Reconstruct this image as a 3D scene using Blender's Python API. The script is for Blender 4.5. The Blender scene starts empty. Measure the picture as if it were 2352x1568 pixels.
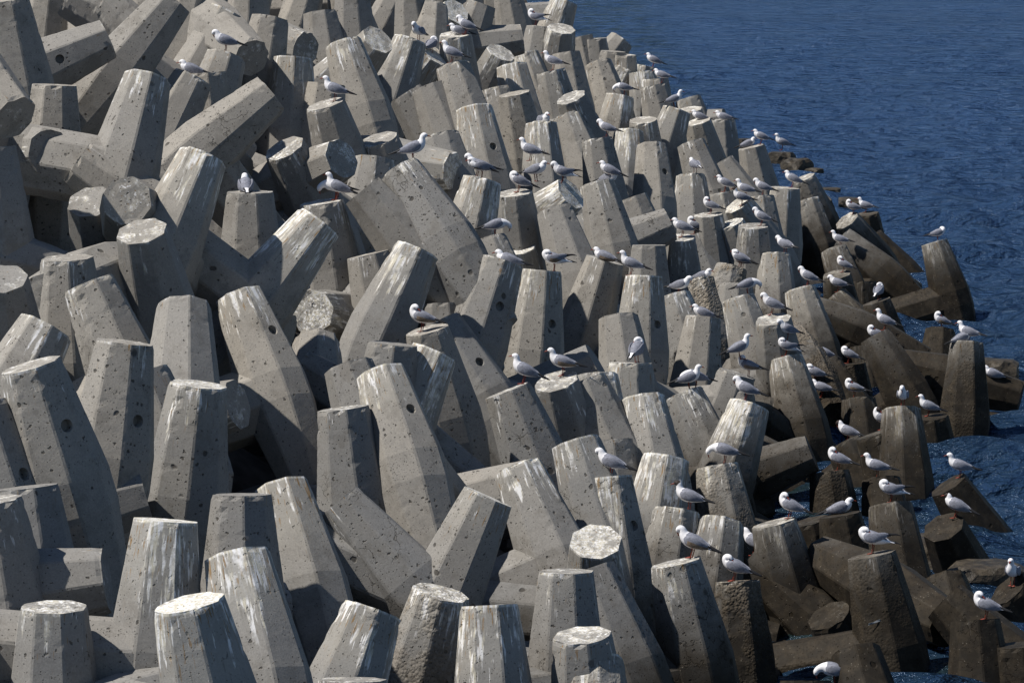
import bpy, bmesh, math, random
import numpy as np
from mathutils import Vector, Matrix, Euler
from mathutils.bvhtree import BVHTree

# ------------------------------------------------------------------ camera geometry
FV = 9800.0                      # focal length in units of a 2352 px wide picture
W, H = 2352.0, 1568.0
CAM = Vector((0.0, 0.0, 8.8))    # metres above the water (z = 0)
PITCH = math.atan(1114.0 / FV)
FWD = Vector((0, math.cos(PITCH), -math.sin(PITCH)))
RIGHT = Vector((1, 0, 0))
UP = RIGHT.cross(FWD)
TIPW = 0.5                       # width of a block's leg at its end, metres
HALF = 1.17                      # half length of one double leg
ROOT = 0.375                     # half width of a leg at the middle
BAND = 0.155                     # half width of the straight band
ARM = 0.80                       # from the middle of the shank to the middle of a leg

def ray(x, y):
    return FWD + RIGHT * ((x - W / 2) / FV) - UP * ((y - H / 2) / FV)
def at(x, y, d):
    return CAM + ray(x, y) * d
def proj(p):
    q = p - CAM
    d = q.dot(FWD)
    return (W / 2 + FV * q.dot(RIGHT) / d, H / 2 - FV * q.dot(UP) / d, d)
def tip_scale(x, y):             # how many picture units half a metre spans, over the pile
    return 91 - 0.024 * x + 0.0554 * y - 0.05 * max(0.0, x - 1500) * min(1.1, max(0.0, y) / 900.0)
def depth_of(x, y, w):
    s = tip_scale(x, y)
    if w:
        s = min(max(w, 0.8 * s), 1.22 * s)
    return TIPW * FV / s

# ------------------------------------------------------------------ survey of the pile
# tip x, tip y, a point lower on the leg's axis x, y, tilt towards the viewer (deg), width (0: unknown), droppings 0..1, extras
B = [
# --- top left
(15,0, 45,190, 4,112, 0,{'s':97,'imp':1.4}), (112,-32, 85,160, 0,0, 0,{}), (247,90, 130,143, -6,86, .15,{'hole':1,'s':93,'imp':1.4}),
(270,107, 340,170, 16,0, .1,{'s':87}), (399,2, 312,110, -6,86, 0,{'s':91,'imp':1.5}), (150,-5, 270,58, 0,0, 0,{'s':82}),
(240,4, 292,62, -10,0, 0,{}), (447,-22, 420,80, 0,0, 0,{}), (526,28, 477,124, -6,81, .4,{}),
(572,-26, 565,92, 0,92, 0,{}), (621,43, 612,88, -10,0, 0,{}), (520,129, 487,235, -14,95, .4,{}),
(578,133, 535,100, 55,0, .1,{}), (444,180, 379,306, -10,90, .35,{'s':91,'imp':1.6}), (472,167, 478,250, 0,0, .1,{}),
(339,180, 293,352, -18,102, .55,{'imp':2,'s':103,'sh':(-1,.25,1)}), (125,195, 119,340, 2,98, .05,{'pit':.6,'s':101,'imp':1.6}),
(114,350, 55,358, 62,98, .1,{'s':104,'imp':1.6}), (32,272, 0,238, 40,0, 0,{}), (622,216, 474,339, -6,92, .1,{'pit':.6,'s':95,'imp':1.8}),
(466,362, 401,514, -16,95, .9,{'imp':1.8}), (448,334, 345,462, -8,85, .35,{}),
(-22,338, -5,600, 0,0, 0,{}), (206,405, 88,514, -6,76, 0,{}), (175,372, 320,475, 0,0, .1,{}),
(209,463, 247,620, 38,98, .15,{}), (325,531, 362,690, 28,106, .3,{'s':112,'imp':1.6}), (574,441, 576,610, 4,112, .15,{'pit':.4,'hole':1}),
(154,592, 158,660, 8,88, .1,{}), (98,688, 172,664, 60,98, .05,{}), (188,652, 30,612, -4,0, 0,{}),
(3,640, 18,760, 32,0, 0,{}), (203,652, 257,786, -6,121, .25,{'pit':.5}), (106,752, 36,880, -10,126, .4,{}),
(423,704, 418,890, -26,115, .15,{}), (549,681, 640,930, -18,115, .5,{'hole':1,'sh':(-.8,.3,-1)}),
# --- top middle
(706,-15, 672,95, -3,0, 0,{}), (735,30, 745,110, -10,0, 0,{}), (808,-24, 815,100, 0,80, 0,{}),
(915,-15, 868,85, 0,75, 0,{}), (943,-15, 950,65, 0,0, 0,{'hole':1}), (994,18, 990,60, -30,0, .1,{}),
(1047,27, 1015,62, 40,62, .8,{}), (1108,10, 1080,90, -3,60, .2,{}), (1165,-16, 1185,90, 0,65, .2,{}),
(1046,79, 1050,140, 12,66, .5,{}), (702,114, 630,98, 45,74, .3,{}), (674,133, 663,298, -6,85, .6,{}),
(788,99, 834,249, -14,84, .55,{'sh':(-.5,.3,-1)}), (868,91, 818,150, 35,74, .5,{}), (943,92, 894,238, -10,80, .8,{}),
(1040,152, 1075,271, -14,84, .4,{}), (997,124, 974,152, 22,0, .9,{}), (1151,121, 1111,203, 25,62, .5,{}),
(1176,153, 1190,230, -14,72, .8,{}), (1200,90, 1100,106, -4,0, .2,{}), (747,239, 780,352, 12,88, .3,{}),
(750,193, 745,240, -3,0, 0,{'pit':.4}), (653,341, 698,430, 25,86, .3,{}), (785,364, 728,392, 45,82, .3,{}),
(869,320, 892,400, 18,86, .3,{'pit':.4}), (860,365, 850,450, -10,86, .4,{'pit':.4}), (1013,313, 1035,400, -14,80, .2,{}),
(1040,393, 972,386, 30,0, .6,{}), (930,214, 1002,330, 0,0, .1,{}), (985,200, 1000,240, -10,0, 0,{}),
(1089,249, 1110,370, -14,85, 1,{'hole':1}), (1138,204, 1165,330, -8,74, .2,{}),
(1181,215, 1205,340, 8,70, .2,{'pit':.9}), (1205,125, 1243,257, -10,68, .8,{'hole':1}), (1265,163, 1285,250, 0,0, .5,{}),
(1300,122, 1313,215, -6,58, .1,{}), (1289,66, 1275,160, 22,59, .5,{}), (1240,63, 1235,110, -6,0, .2,{}),
(1297,2, 1278,55, -5,64, .6,{}), (1331,84, 1340,130, 0,0, 0,{}), (1365,89, 1370,155, 2,50, .1,{}),
(1428,92, 1405,122, -10,52, .4,{}), (1408,118, 1405,160, 3,0, .1,{}), (1432,126, 1430,180, 4,54, .3,{}),
(1373,145, 1403,244, -14,62, .2,{'pit':.4}), (1433,160, 1401,215, -12,62, 1,{}), (1479,152, 1472,190, -4,0, .4,{}),
(1475,165, 1488,258, -3,0, .7,{}), (1505,181, 1510,250, 0,0, .3,{}), (1500,196, 1515,260, 0,0, .2,{}),
(1425,221, 1410,300, -8,65, .6,{}), (1311,224, 1345,312, 20,62, .3,{}), (1303,267, 1350,400, -14,64, .3,{}),
(1243,286, 1248,380, -14,78, 1,{}), (1371,319, 1388,430, -3,75, .2,{'pit':.7}), (1444,302, 1441,410, -14,62, 1,{}),
(1477,276, 1480,310, 15,0, .3,{}), (1555,253, 1506,400, -8,64, .45,{}), (1580,226, 1590,260, -5,0, .4,{}),
(1583,252, 1590,300, 14,0, .4,{}), (1603,279, 1622,352, 14,50, .4,{}), (1658,275, 1663,380, 3,57, .35,{}),
(1587,329, 1609,392, -10,62, .15,{'pit':.6}), (1655,373, 1690,430, -4,0, .1,{}), (1726,337, 1742,410, 6,62, .2,{}),
# --- middle
(1497,335, 1505,510, -18,66, .2,{'hole':1}), (1587,403, 1592,500, -10,66, .6,{}),
(734,510, 609,672, -6,101, 1,{'sh':(-1,-.25,-1),'pit':.3,'s':106,'imp':2.2}), (739,464, 768,672, 7,118, .5,{'sh':(-1,.22,1),'s':95,'imp':1.5}),
(918,391, 1018,552, -16,105, .35,{'pit':1,'sh':(-.4,.5,-1)}), (832,437, 1000,640, 0,90, 0,{}), (959,574, 894,718, -8,100, .8,{}),
(1108,414, 1072,560, -8,96, .9,{'pit':.4}), (1121,553, 1150,640, -14,80, .1,{}), (1153,600, 1088,800, -6,104, .5,{'pit':.4,'hole':1}),
(981,757, 1025,930, 10,104, .3,{'pit':.5}), (1019,697, 1022,760, -3,0, .1,{}), (727,786, 725,860, -38,95, .1,{}),
(845,584, 858,640, 2,0, .1,{}), (1180,443, 1192,560, 12,72, .5,{}), (1311,444, 1240,500, 28,76, .7,{}),
(1273,483, 1322,636, -14,82, .1,{}), (1371,422, 1403,552, -10,76, .5,{'pit':.4}), (1189,567, 1200,640, 25,68, .6,{}),
(1243,620, 1224,830, 0,92, .8,{'hole':1}), (1390,597, 1332,800, 4,90, .3,{}), (1479,634, 1474,772, -3,92, 1,{'pit':.4,'hole':1}),
(1559,546, 1563,650, 14,86, .5,{'pit':.4}), (1540,515, 1472,545, -5,0, .1,{}), (1627,493, 1636,582, 10,60, .4,{}),
(1657,442, 1666,500, 0,54, .5,{}), (1675,514, 1704,596, 14,56, .5,{}), (1730,519, 1731,610, 12,59, .4,{'pit':.7}),
(1695,469, 1715,500, 20,0, .5,{}), (1745,452, 1750,500, -6,0, .5,{}), (1604,642, 1622,760, -10,64, .3,{'rough':1}),
(1544,680, 1580,800, -10,82, .5,{}), (1615,729, 1608,790, -5,60, .2,{}), (1596,540, 1642,660, -4,0, .1,{}),
(1690,652, 1690,720, -6,76, .2,{}), (1696,686, 1728,800, -10,79, .6,{}), (1680,612, 1670,650, -10,0, .2,{'rough':1}),
(1780,584, 1781,650, -10,70, .8,{}), (1490,563, 1490,610, 2,0, .1,{}), (1420,728, 1430,800, -12,62, .1,{'pit':.4}),
(1450,455, 1480,540, -4,0, .1,{}), (1804,431, 1795,555, 4,72, .3,{}), (1845,409, 1878,490, 12,48, .4,{'wet':.7}),
(1853,459, 1880,555, -6,52, .5,{'wet':.6}), (1945,506, 1985,562, 25,58, .5,{'wet':.6}), (1991,491, 1999,547, 12,50, .4,{'wet':.7}),
(1934,548, 2032,636, -10,60, .2,{'wet':.5}), (2000,546, 2080,640, -4,50, .1,{'wet':.8}), (1915,573, 1937,636, -12,62, .5,{'wet':.5}),
(1922,630, 1929,677, 18,58, .5,{'wet':.5}), (1980,646, 1981,704, 0,58, .4,{'wet':.5}), (2146,556, 2181,672, -2,62, .9,{'sh':(-1,.2,1),'wet':.5,'z':1.42}),
(1837,665, 1867,772, -10,72, .8,{'pit':.5}), (1915,684, 1997,786, -12,64, .7,{'wet':.2}), (2013,692, 2029,745, 6,62, .2,{'wet':.5}),
(1776,733, 1780,760, 20,0, .5,{}), (2160,759, 2154,830, -16,64, .2,{'wet':.9}), (2221,788, 2217,920, -10,70, .6,{'wet':.8,'rough':.4,'z':1.1}),
# --- lower middle and right
(1804,824, 1842,983, -10,82, .8,{'sh':(-.95,.35,1),'pit':.5}), (1894,835, 1937,910, -12,64, .2,{'wet':.3}), (1951,836, 1956,880, 4,66, .1,{'wet':.6,'rough':.6}),
(1988,792, 2003,893, -2,58, .6,{'wet':.4}), (2010,772, 2090,920, -6,60, .1,{'wet':.7}), (2138,957, 2143,1000, 12,56, .2,{'wet':1,'z':.42}),
(2070,940, 2073,1002, -12,74, .9,{'wet':.5,'z':1.2}), (1972,917, 1980,988, -10,73, .6,{}), (1914,955, 1898,925, 50,0, .2,{'rough':1,'wet':.4}),
(2008,996, 2045,1110, 5,80, .5,{'wet':.6,'z':.85}), (1937,1018, 1978,1097, -6,62, .4,{}), (1905,1083, 1915,1165, -2,84, .6,{'rough':.4}),
(2024,1100, 2033,1183, -10,77, .1,{'wet':.5}), (2178,1113, 2222,1183, 15,80, .1,{'wet':1,'z':.62}), (2167,1210, 2190,1262, 36,76, 0,{'wet':1,'z':.62}),
(2345,912, 2268,893, 4,0, 0,{'wet':1}), (2125,832, 2035,792, -4,56, 0,{'wet':.9}),
(1166,896, 1237,1080, 3,114, .35,{'pit':1,'sh':(-.3,.4,-1)}), (1277,875, 1308,988, 25,98, .4,{}), (1340,875, 1395,1010, -4,0, .4,{'pit':.4}),
(1368,862, 1375,950, -10,0, .4,{}), (1449,833, 1446,948, 1,98, .6,{'pit':.5}), (1474,915, 1498,1056, -14,99, .7,{'pit':.7}),
(1571,904, 1625,1042, -8,96, .4,{'pit':.7}), (1693,857, 1663,948, 4,86, .2,{'pit':.4}), (1722,930, 1678,1062, -10,86, 1,{}),
(1647,1070, 1663,1165, -5,96, .5,{'rough':.5}), (1322,1014, 1343,1083, -8,0, .6,{}), (1400,1011, 1408,1097, -3,92, .3,{}),
(1398,1096, 1421,1330, -3,113, .8,{'pit':.7,'hole':1}), (1530,1050, 1509,1165, -8,105, 1,{}), (1190,1076, 1265,1260, -14,108, .5,{'sh':(-1,.42,1),'pit':.4}),
(1555,1172, 1539,1279, -8,105, .6,{}), (902,789, 894,858, 4,108, .1,{}), (997,810, 945,926, -8,108, 1,{'pit':.4}),
(1010,742, 1105,912, -8,90, .1,{'hole':1}), (800,841, 830,930, -12,96, .1,{'pit':.6}), (682,850, 800,928, -5,0, .05,{'pit':.7}),
(788,937, 813,1137, 4,119, .3,{'imp':1.6,'pit':.4}), (875,858, 935,1059, -20,113, .8,{'hole':1,'sh':(.1,.4,-1)}), (775,1156, 890,1290, -3,108, .2,{'pit':.7}),
(555,1135, 556,1260, 3,96, 0,{'pit':.6}), (647,1117, 704,1338, -18,116, 1,{'sh':(-.6,.4,-1)}), (1121,1140, 1035,1333, 2,118, .6,{'sh':(-1,-.36,-1),'pit':.7}),
# --- lower left
(70,838, 154,1121, 8,142, .35,{'s':134,'imp':1.6,'pit':.5,'hole':1}), (287,785, 255,1040, 4,130, .2,{'s':128,'imp':1.4,'pit':.6,'hole':1}), (325,858, 410,1090, -4,0, .2,{'hole':1}),
(455,882, 430,1100, 8,121, .6,{'imp':1.6,'s':125,'pit':.4}), (-52,930, 6,1140, 0,0, .1,{'hole':1}), (-25,1150, 15,1400, 8,0, .3,{}),
(62,1118, 84,1310, 3,0, 0,{'pit':.4,'s':137,'imp':1.4}), (380,1194, 362,1440, 3,146, .8,{'s':146,'imp':1.6,'sh':(-1,.06,1),'pit':.6}), (434,1383, 476,1568, 13,160, 1,{'s':156}),
(545,1277, 600,1550, -14,142, .9,{'s':146,'pit':.4}), (123,1393, 126,1568, 12,113, .4,{}), (246,1332, 80,1356, 8,0, .05,{'pit':.3,'s':142,'imp':1.5}),
(228,1374, 238,1450, 2,110, .05,{}),
(856,1400, 803,1550, -5,126, .9,{'pit':.5}), (1013,1360, 965,1550, 15,130, .6,{'rough':.5,'pit':1}), (1124,1389, 1132,1560, 0,140, .9,{'pit':.6}),
(808,1560, 808,1648, 5,0, .2,{}), (1368,1243, 1372,1320, 42,110, .7,{}), (1300,1311, 1300,1495, 6,123, .4,{'pit':.7}),
(1352,1310, 1432,1520, -5,110, .1,{'pit':.6}), (1552,1291, 1594,1490, 7,112, .5,{'pit':.9,'sh':(-1,.3,1)}), (1337,1458, 1346,1560, 18,118, .5,{'pit':.5}),
(1365,1512, 1366,1650, -14,125, .6,{'rough':.5}), (1693,1334, 1705,1523, 2,105, .4,{'rough':1}), (1655,1200, 1641,1290, -18,0, .5,{}),
(1716,1291, 1884,1440, -6,92, .5,{'wet':.2}), (1777,1200, 1810,1333, 8,106, .5,{'pit':.4}), (1861,1196, 1896,1333, 10,87, .4,{'wet':.5}),
(1929,1181, 1945,1279, 5,86, .1,{'wet':.6}), (2045,1159, 2059,1265, -8,80, .3,{'wet':.5,'z':1.05}), (2002,1273, 2032,1428, 6,106, .35,{'wet':.7,'rough':.3}),
(2108,1332, 2108,1370, 6,0, 0,{'wet':1}), (2167,1328, 2182,1390, -20,0, 0,{'wet':1}), (2170,1380, 2222,1432, -5,80, 0,{'wet':1}),
(2178,1436, 2148,1420, 45,0, 0,{'wet':.8}), (2240,1423, 2249,1550, 0,108, .4,{'wet':.8,'pit':.5}), (2340,1480, 2345,1550, 8,0, 0,{'wet':1}),
(2316,1353, 2350,1392, 25,76, 0,{'wet':1}), (1964,1495, 1990,1600, -16,106, .2,{'wet':.7}),
(1850,1562, 1850,1640, 0,80, .2,{'wet':.6}), 
]

def axis_of(x0, y0, x1, y1, tilt):
    """unit vector along the leg towards its end, from its direction in view and its tilt"""
    vx, vy = x0 - x1, y0 - y1
    n = math.hypot(vx, vy)
    t = math.radians(tilt)
    r = ray(x0, y0).normalized()
    rr = (RIGHT - r * RIGHT.dot(r)).normalized()
    uu = rr.cross(r)
    return ((rr * (vx / n) - uu * (vy / n)) * math.cos(t) - r * math.sin(t)).normalized()

def frame_for(a, theta):
    ref = Vector((0, 1, -0.45))
    u = (ref - a * ref.dot(a)).normalized()
    v = a.cross(u)
    return u * math.cos(theta) + v * math.sin(theta)

def shank_theta(a, p, sh):
    best, bt = -9, 0
    r = (p - CAM).normalized()
    for k in range(72):
        th = k * math.pi / 36
        b = frame_for(a, th)
        ix, iy, iz = b.dot(RIGHT), -b.dot(UP), b.dot(r)
        n = math.hypot(ix, iy) + 1e-6
        m = math.hypot(sh[0], sh[1])
        sc = (ix * sh[0] + iy * sh[1]) / n / m + (0.25 if iz * sh[2] < 0 else 0) + 0.2 * n
        if sc > best:
            best, bt = sc, th
    return bt

def block_matrix(a, b, centre):
    """local z: leg axis, local x: shank direction (from this leg to the other)"""
    c = a.cross(b)
    m = Matrix((b, c, a)).transposed().to_4x4()
    m.translation = centre
    return m

POSE = [(0.67,50.52), (6.16,61.84), (0.33,52.69), (0.25,56.32), (5.76,53.85), (0.39,59.76), (0.27,58.77), (0.00,58.44), (0.12,58.18), (1.30,60.94), (0.00,59.09), (6.22,56.65), (5.38,57.47), (0.12,53.85), (0.53,55.18), (1.45,47.57), (0.88,48.51), (4.99,47.12), (4.21,44.41), (5.63,51.58), (6.16,45.82), (0.14,51.43), (0.67,44.52), (0.00,52.24), (0.51,47.07), (1.30,46.56), (1.32,43.75), (0.73,47.10), (0.51,43.15), (0.93,43.09), (5.25,44.70), (1.35,42.17), (0.66,42.14), (0.00,39.93), (0.65,41.73), (1.48,45.47), (6.16,67.68), (6.16,66.43), (0.67,67.94), (6.16,74.16), (0.67,72.57), (6.16,72.62), (4.80,76.01), (0.12,76.47), (0.39,82.24), (0.66,69.87), (6.01,62.30), (0.51,58.44), (1.31,60.88), (4.16,65.42), (6.16,67.09), (0.67,63.59), (0.00,69.70), (0.84,75.02), (0.67,70.41), (5.56,76.51), (0.51,56.32), (0.00,58.28), (1.10,54.07), (5.89,53.93), (0.51,56.64), (0.53,55.68), (0.67,58.36), (5.20,57.81), (1.12,63.73), (0.56,63.53), (1.29,61.69), (0.51,69.76), (0.65,69.32), (0.44,79.05), (0.63,74.81), (0.63,78.04), (1.30,79.60), (0.75,79.97), (0.67,82.94), (0.39,88.73), (6.16,88.71), (6.16,89.35), (6.22,86.72), (1.44,86.66), (0.27,82.67), (0.12,86.66), (0.55,87.40), (5.94,86.22), (0.67,83.37), (0.39,82.01), (0.67,79.39), (0.51,72.62), (0.27,72.62), (6.24,68.03), (0.68,70.61), (0.39,78.07), (0.67,78.63), (1.39,79.35), (0.39,87.49), (0.57,85.81), (0.51,84.57), (0.51,85.73), (0.45,78.56), (0.27,82.17), (0.51,82.89), (0.65,73.52), (1.18,76.69), (1.67,46.23), (1.27,51.58), (1.25,51.65), (0.51,51.41), (6.14,50.40), (0.67,57.56), (0.59,57.12), (0.57,51.19), (0.75,49.26), (0.62,51.30), (6.01,48.80), (6.16,51.16), (0.44,60.35), (4.82,61.21), (0.65,60.08), (0.30,64.97), (1.36,60.28), (0.67,54.44), (0.45,59.09), (0.67,58.70), (1.40,66.53), (0.00,65.99), (0.67,74.93), (0.39,77.84), (0.39,74.96), (1.48,72.76), (0.16,76.01), (0.51,76.86), (6.13,65.50), (0.33,61.64), (0.00,61.01), (0.39,75.05), (1.25,68.29), (0.61,64.21), (6.02,70.58), (0.51,72.68), (0.74,64.17), (5.89,57.30), (0.51,68.10), (0.55,77.63), (0.27,92.80), (0.67,88.51), (1.83,86.83), (1.96,94.39), (1.18,83.86), (0.96,90.57), (0.53,81.27), (2.08,79.01), (0.34,80.80), (1.28,82.16), (0.39,71.38), (0.27,76.92), (1.38,75.90), (1.18,62.95), (6.01,74.94), (6.16,65.63), (1.18,62.99), (0.39,69.42), (0.51,69.47), (5.82,71.23), (0.59,67.20), (0.39,64.22), (0.27,59.02), (6.05,64.86), (6.01,65.24), (1.18,59.13), (0.51,60.00), (0.31,57.24), (0.51,57.50), (1.18,55.91), (1.71,52.39), (5.11,67.50), (5.14,72.15), (1.20,47.11), (0.65,49.30), (0.39,49.60), (0.51,50.25), (0.67,51.18), (0.39,49.71), (6.05,55.98), (6.16,58.21), (0.51,55.53), (0.62,50.81), (0.40,46.16), (0.51,49.17), (0.71,45.98), (0.46,48.91), (1.38,44.36), (6.16,47.59), (0.52,46.02), (0.01,46.35), (5.97,50.57), (0.39,45.25), (0.50,46.67), (0.50,43.90), (6.10,44.34), (0.57,41.87), (0.51,38.03), (1.43,40.70), (1.66,41.87), (0.51,36.57), (0.79,38.28), (0.56,40.38), (0.58,39.20), (0.00,36.55), (1.30,34.25), (0.69,35.77), (1.65,33.56), (0.51,31.41), (0.67,33.56), (6.23,32.99), (4.67,34.51), (0.00,38.23), (6.16,37.40), (6.04,39.17), (6.16,38.16), (6.01,32.73), (1.30,42.95), (0.67,40.22), (0.27,42.15), (1.37,43.33), (0.51,38.18), (6.01,38.28), (6.16,45.99), (0.51,47.54), (0.27,49.24), (0.51,49.10), (0.30,52.67), (0.51,52.45), (0.51,51.34), (1.17,46.53), (6.10,50.44), (0.40,50.41), (0.27,47.37), (5.89,47.47), (5.89,46.09), (0.40,45.90), (1.18,49.81), (0.32,45.21), (0.63,42.67)]
FILL = [(-38, -25, 55.1, -0.31, 0.18, 0.93, 0.45), (20, -56, 57.7, 0.41, -0.08, 0.91, 0.9), (205, -55, 60.9, -0.08, 0.28, 0.96, 0.0), (277, -62, 62.3, -0.2, 0.32, 0.93, 0.0), (330, -40, 62.0, -0.11, 0.16, 0.98, 0.0), (399, -37, 62.8, -0.0, 0.16, 0.99, 0.0), (477, -41, 64.3, -0.3, -0.15, 0.94, 0.45), (540, -45, 65.7, -0.25, 0.3, 0.92, 2.25), (592, -35, 66.1, 0.32, -0.04, 0.95, 0.0), (703, -37, 68.7, 0.17, 0.3, 0.94, 0.0), (786, -45, 71.5, -0.26, -0.11, 0.96, 2.25), (900, -36, 74.7, -0.24, -0.06, 0.97, 0.0), (948, -52, 77.6, -0.21, 0.03, 0.98, 0.0), (1021, -30, 79.0, 0.33, -0.1, 0.94, 0.0), (1083, -60, 83.8, 0.14, 0.32, 0.94, 0.0), (1140, -33, 84.6, -0.17, -0.19, 0.97, 0.0), (113, -119, 62.6, -0.34, -0.14, 0.93, 0.0), (158, -109, 62.9, -0.12, 0.24, 0.96, 0.0), (227, -101, 63.6, 0.39, -0.15, 0.91, 0.0), (271, -126, 65.7, -0.1, 0.11, 0.99, 0.0), (350, -117, 66.4, 0.38, -0.18, 0.91, 0.0), (410, -123, 67.7, 0.32, -0.17, 0.93, 0.0), (472, -99, 67.4, 0.4, 0.11, 0.91, 0.0), (508, -89, 67.6, -0.05, -0.15, 0.99, 0.0), (578, -110, 70.1, -0.02, -0.11, 0.99, 0.0), (622, -106, 70.9, -0.04, -0.13, 0.99, 0.0), (689, -100, 72.2, 0.19, 0.06, 0.98, 0.45), (746, -116, 74.7, -0.24, -0.09, 0.97, 0.0), (805, -127, 77.3, 0.2, 0.18, 0.96, 0.0), (868, -131, 79.7, -0.12, 0.04, 0.99, 0.0), (912, -89, 78.6, 0.22, 0.07, 0.97, 0.0), (987, -123, 83.9, -0.24, 0.09, 0.97, 0.0), (1046, -104, 85.2, -0.4, 0.12, 0.91, 0.0), (1108, -99, 87.9, 0.34, 0.3, 0.89, 0.0), (12, -184, 63.8, 0.04, 0.32, 0.95, 0.0), (72, -156, 63.6, 0.3, 0.08, 0.95, 0.0), (136, -155, 64.8, 0.25, -0.04, 0.97, 0.0), (198, -188, 67.7, -0.11, 0.31, 0.94, 0.0), (254, -183, 68.4, -0.18, 0.13, 0.97, 0.0), (310, -167, 68.5, 0.36, 0.18, 0.92, 0.0), (365, -170, 69.6, -0.12, 0.03, 0.99, 0.0), (412, -174, 70.6, 0.29, -0.05, 0.96, 0.0), (456, -165, 70.8, -0.2, 0.03, 0.98, 0.0), (513, -161, 71.7, -0.2, -0.04, 0.98, 0.0), (589, -175, 74.1, -0.19, 0.27, 0.94, 0.0), (634, -181, 75.5, 0.38, 0.21, 0.9, 0.0), (699, -186, 77.6, 0.27, 0.12, 0.96, 0.0), (757, -181, 79.0, 0.24, 0.22, 0.95, 0.0), (801, -168, 79.6, 0.23, 0.32, 0.92, 0.0), (872, -162, 81.8, -0.31, 0.13, 0.94, 0.0), (921, -193, 85.8, -0.03, 0.27, 0.96, 0.0), (983, -156, 86.0, -0.34, 0.12, 0.93, 0.0), (1038, -168, 89.4, -0.16, -0.17, 0.97, 0.0), (1739, 1076, 59.3, -0.72, 0.05, 0.69, -0.3), (1743, 1149, 57.1, 0.44, -0.45, 0.78, -0.3), (1605, 1002, 61.7, -0.68, 0.51, 0.52, 0), (1769, 1212, 51.9, 0.4, -0.14, 0.91, 0), (1827, 992, 63.6, -0.43, -0.3, 0.85, 0.6), (1770, 1295, 52.4, -0.6, 0.21, 0.77, -0.3), (1594, 1513, 44.8, -0.09, -0.08, 0.99, 0.3), (1884, 1366, 49.1, 0.32, -0.08, 0.95, 0.6), (1674, 1225, 52.8, 0.9, 0.01, 0.44, -0.3), (1682, 1300, 51.5, 0.84, -0.4, 0.37, 0), (1576, 922, 66.0, 0.52, -0.44, 0.73, -0.3), (1666, 1413, 46.9, 0.72, 0.33, 0.61, -0.3), (1749, 965, 62.6, -0.77, -0.19, 0.61, 0.3), (1572, 1088, 58.8, -0.39, -0.48, 0.79, 0.6), (1790, 887, 68.6, 0.39, 0.39, 0.84, 0), (1606, 899, 68.3, 0.75, -0.47, 0.46, -0.3), (1848, 1215, 53.8, -0.12, -0.04, 0.99, 0.3), (1904, 1413, 48.4, -0.44, -0.32, 0.84, 0.6), (1805, 1343, 50.4, 0.13, 0.24, 0.96, -0.3), (1598, 1141, 56.0, -0.75, 0.31, 0.58, 0.3), (1755, 959, 64.0, 0.24, 0.16, 0.96, -0.3), (1703, 1479, 46.8, 0.78, -0.1, 0.62, 0.3), (1576, 963, 64.1, -0.4, 0.03, 0.92, 0), (1631, 929, 67.0, -0.15, -0.37, 0.92, 0.3)]
SKY, SUN, EXPOSURE = 0.062, 5.0, 0.40

# ------------------------------------------------------------------ small helpers
SC = bpy.context.scene
COL = SC.collection
def mesh_object(name, verts, faces, mats, fmat=None, smooth=False, parent=None):
    me = bpy.data.meshes.new(name)
    me.from_pydata([tuple(v) for v in verts], [], faces)
    for m in mats: me.materials.append(m)
    if fmat is not None:
        me.polygons.foreach_set('material_index', fmat)
    me.polygons.foreach_set('use_smooth', [smooth] * len(me.polygons))
    me.update()
    o = bpy.data.objects.new(name, me)
    COL.objects.link(o)
    if parent: o.parent = parent
    return o

class NT:
    def __init__(self, name):
        self.m = bpy.data.materials.new(name); self.m.use_nodes = True
        self.t = self.m.node_tree; self.t.nodes.clear()
        self.out = self.t.nodes.new('ShaderNodeOutputMaterial')
        self.p = self.t.nodes.new('ShaderNodeBsdfPrincipled')
        self.t.links.new(self.p.outputs[0], self.out.inputs[0])
    def n(self, kind, **kw):
        nd = self.t.nodes.new(kind)
        for k, v in kw.items():
            if k.startswith('i_'):
                key = k[2:]
                nd.inputs[int(key) if key.isdigit() else key.replace('_', ' ')].default_value = v
            else: setattr(nd, k, v)
        return nd
    def l(self, a, b): self.t.links.new(a, b)
    def math(self, op, a, b=None, c=None, clamp=False):
        nd = self.t.nodes.new('ShaderNodeMath'); nd.operation = op; nd.use_clamp = clamp
        for i, v in enumerate((a, b, c)):
            if v is None: continue
            if isinstance(v, (int, float)): nd.inputs[i].default_value = v
            else: self.l(v, nd.inputs[i])
        return nd.outputs[0]
    def ramp(self, v, lo, hi, a=0.0, b=1.0):
        nd = self.t.nodes.new('ShaderNodeMapRange'); nd.clamp = True
        nd.interpolation_type = 'SMOOTHSTEP'
        self.l(v, nd.inputs[0])
        for k, q in ((1, lo), (2, hi), (3, a), (4, b)):
            if isinstance(q, (int, float)): nd.inputs[k].default_value = q
            else: self.l(q, nd.inputs[k])
        return nd.outputs[0]
    def noise(self, vec, scale, detail=4, rough=.6, dims='3D'):
        nd = self.n('ShaderNodeTexNoise', noise_dimensions=dims)
        nd.inputs['Scale'].default_value = scale; nd.inputs['Detail'].default_value = detail
        nd.inputs['Roughness'].default_value = rough
        self.l(vec, nd.inputs['Vector'])
        return nd.outputs[0]
    def mix(self, f, a, b):
        nd = self.t.nodes.new('ShaderNodeMix'); nd.data_type = 'RGBA'
        if isinstance(f, (int, float)): nd.inputs[0].default_value = f
        else: self.l(f, nd.inputs[0])
        for i, v in ((6, a), (7, b)):
            if isinstance(v, tuple): nd.inputs[i].default_value = (*v, 1)
            else: self.l(v, nd.inputs[i])
        return nd.outputs[2]

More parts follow.
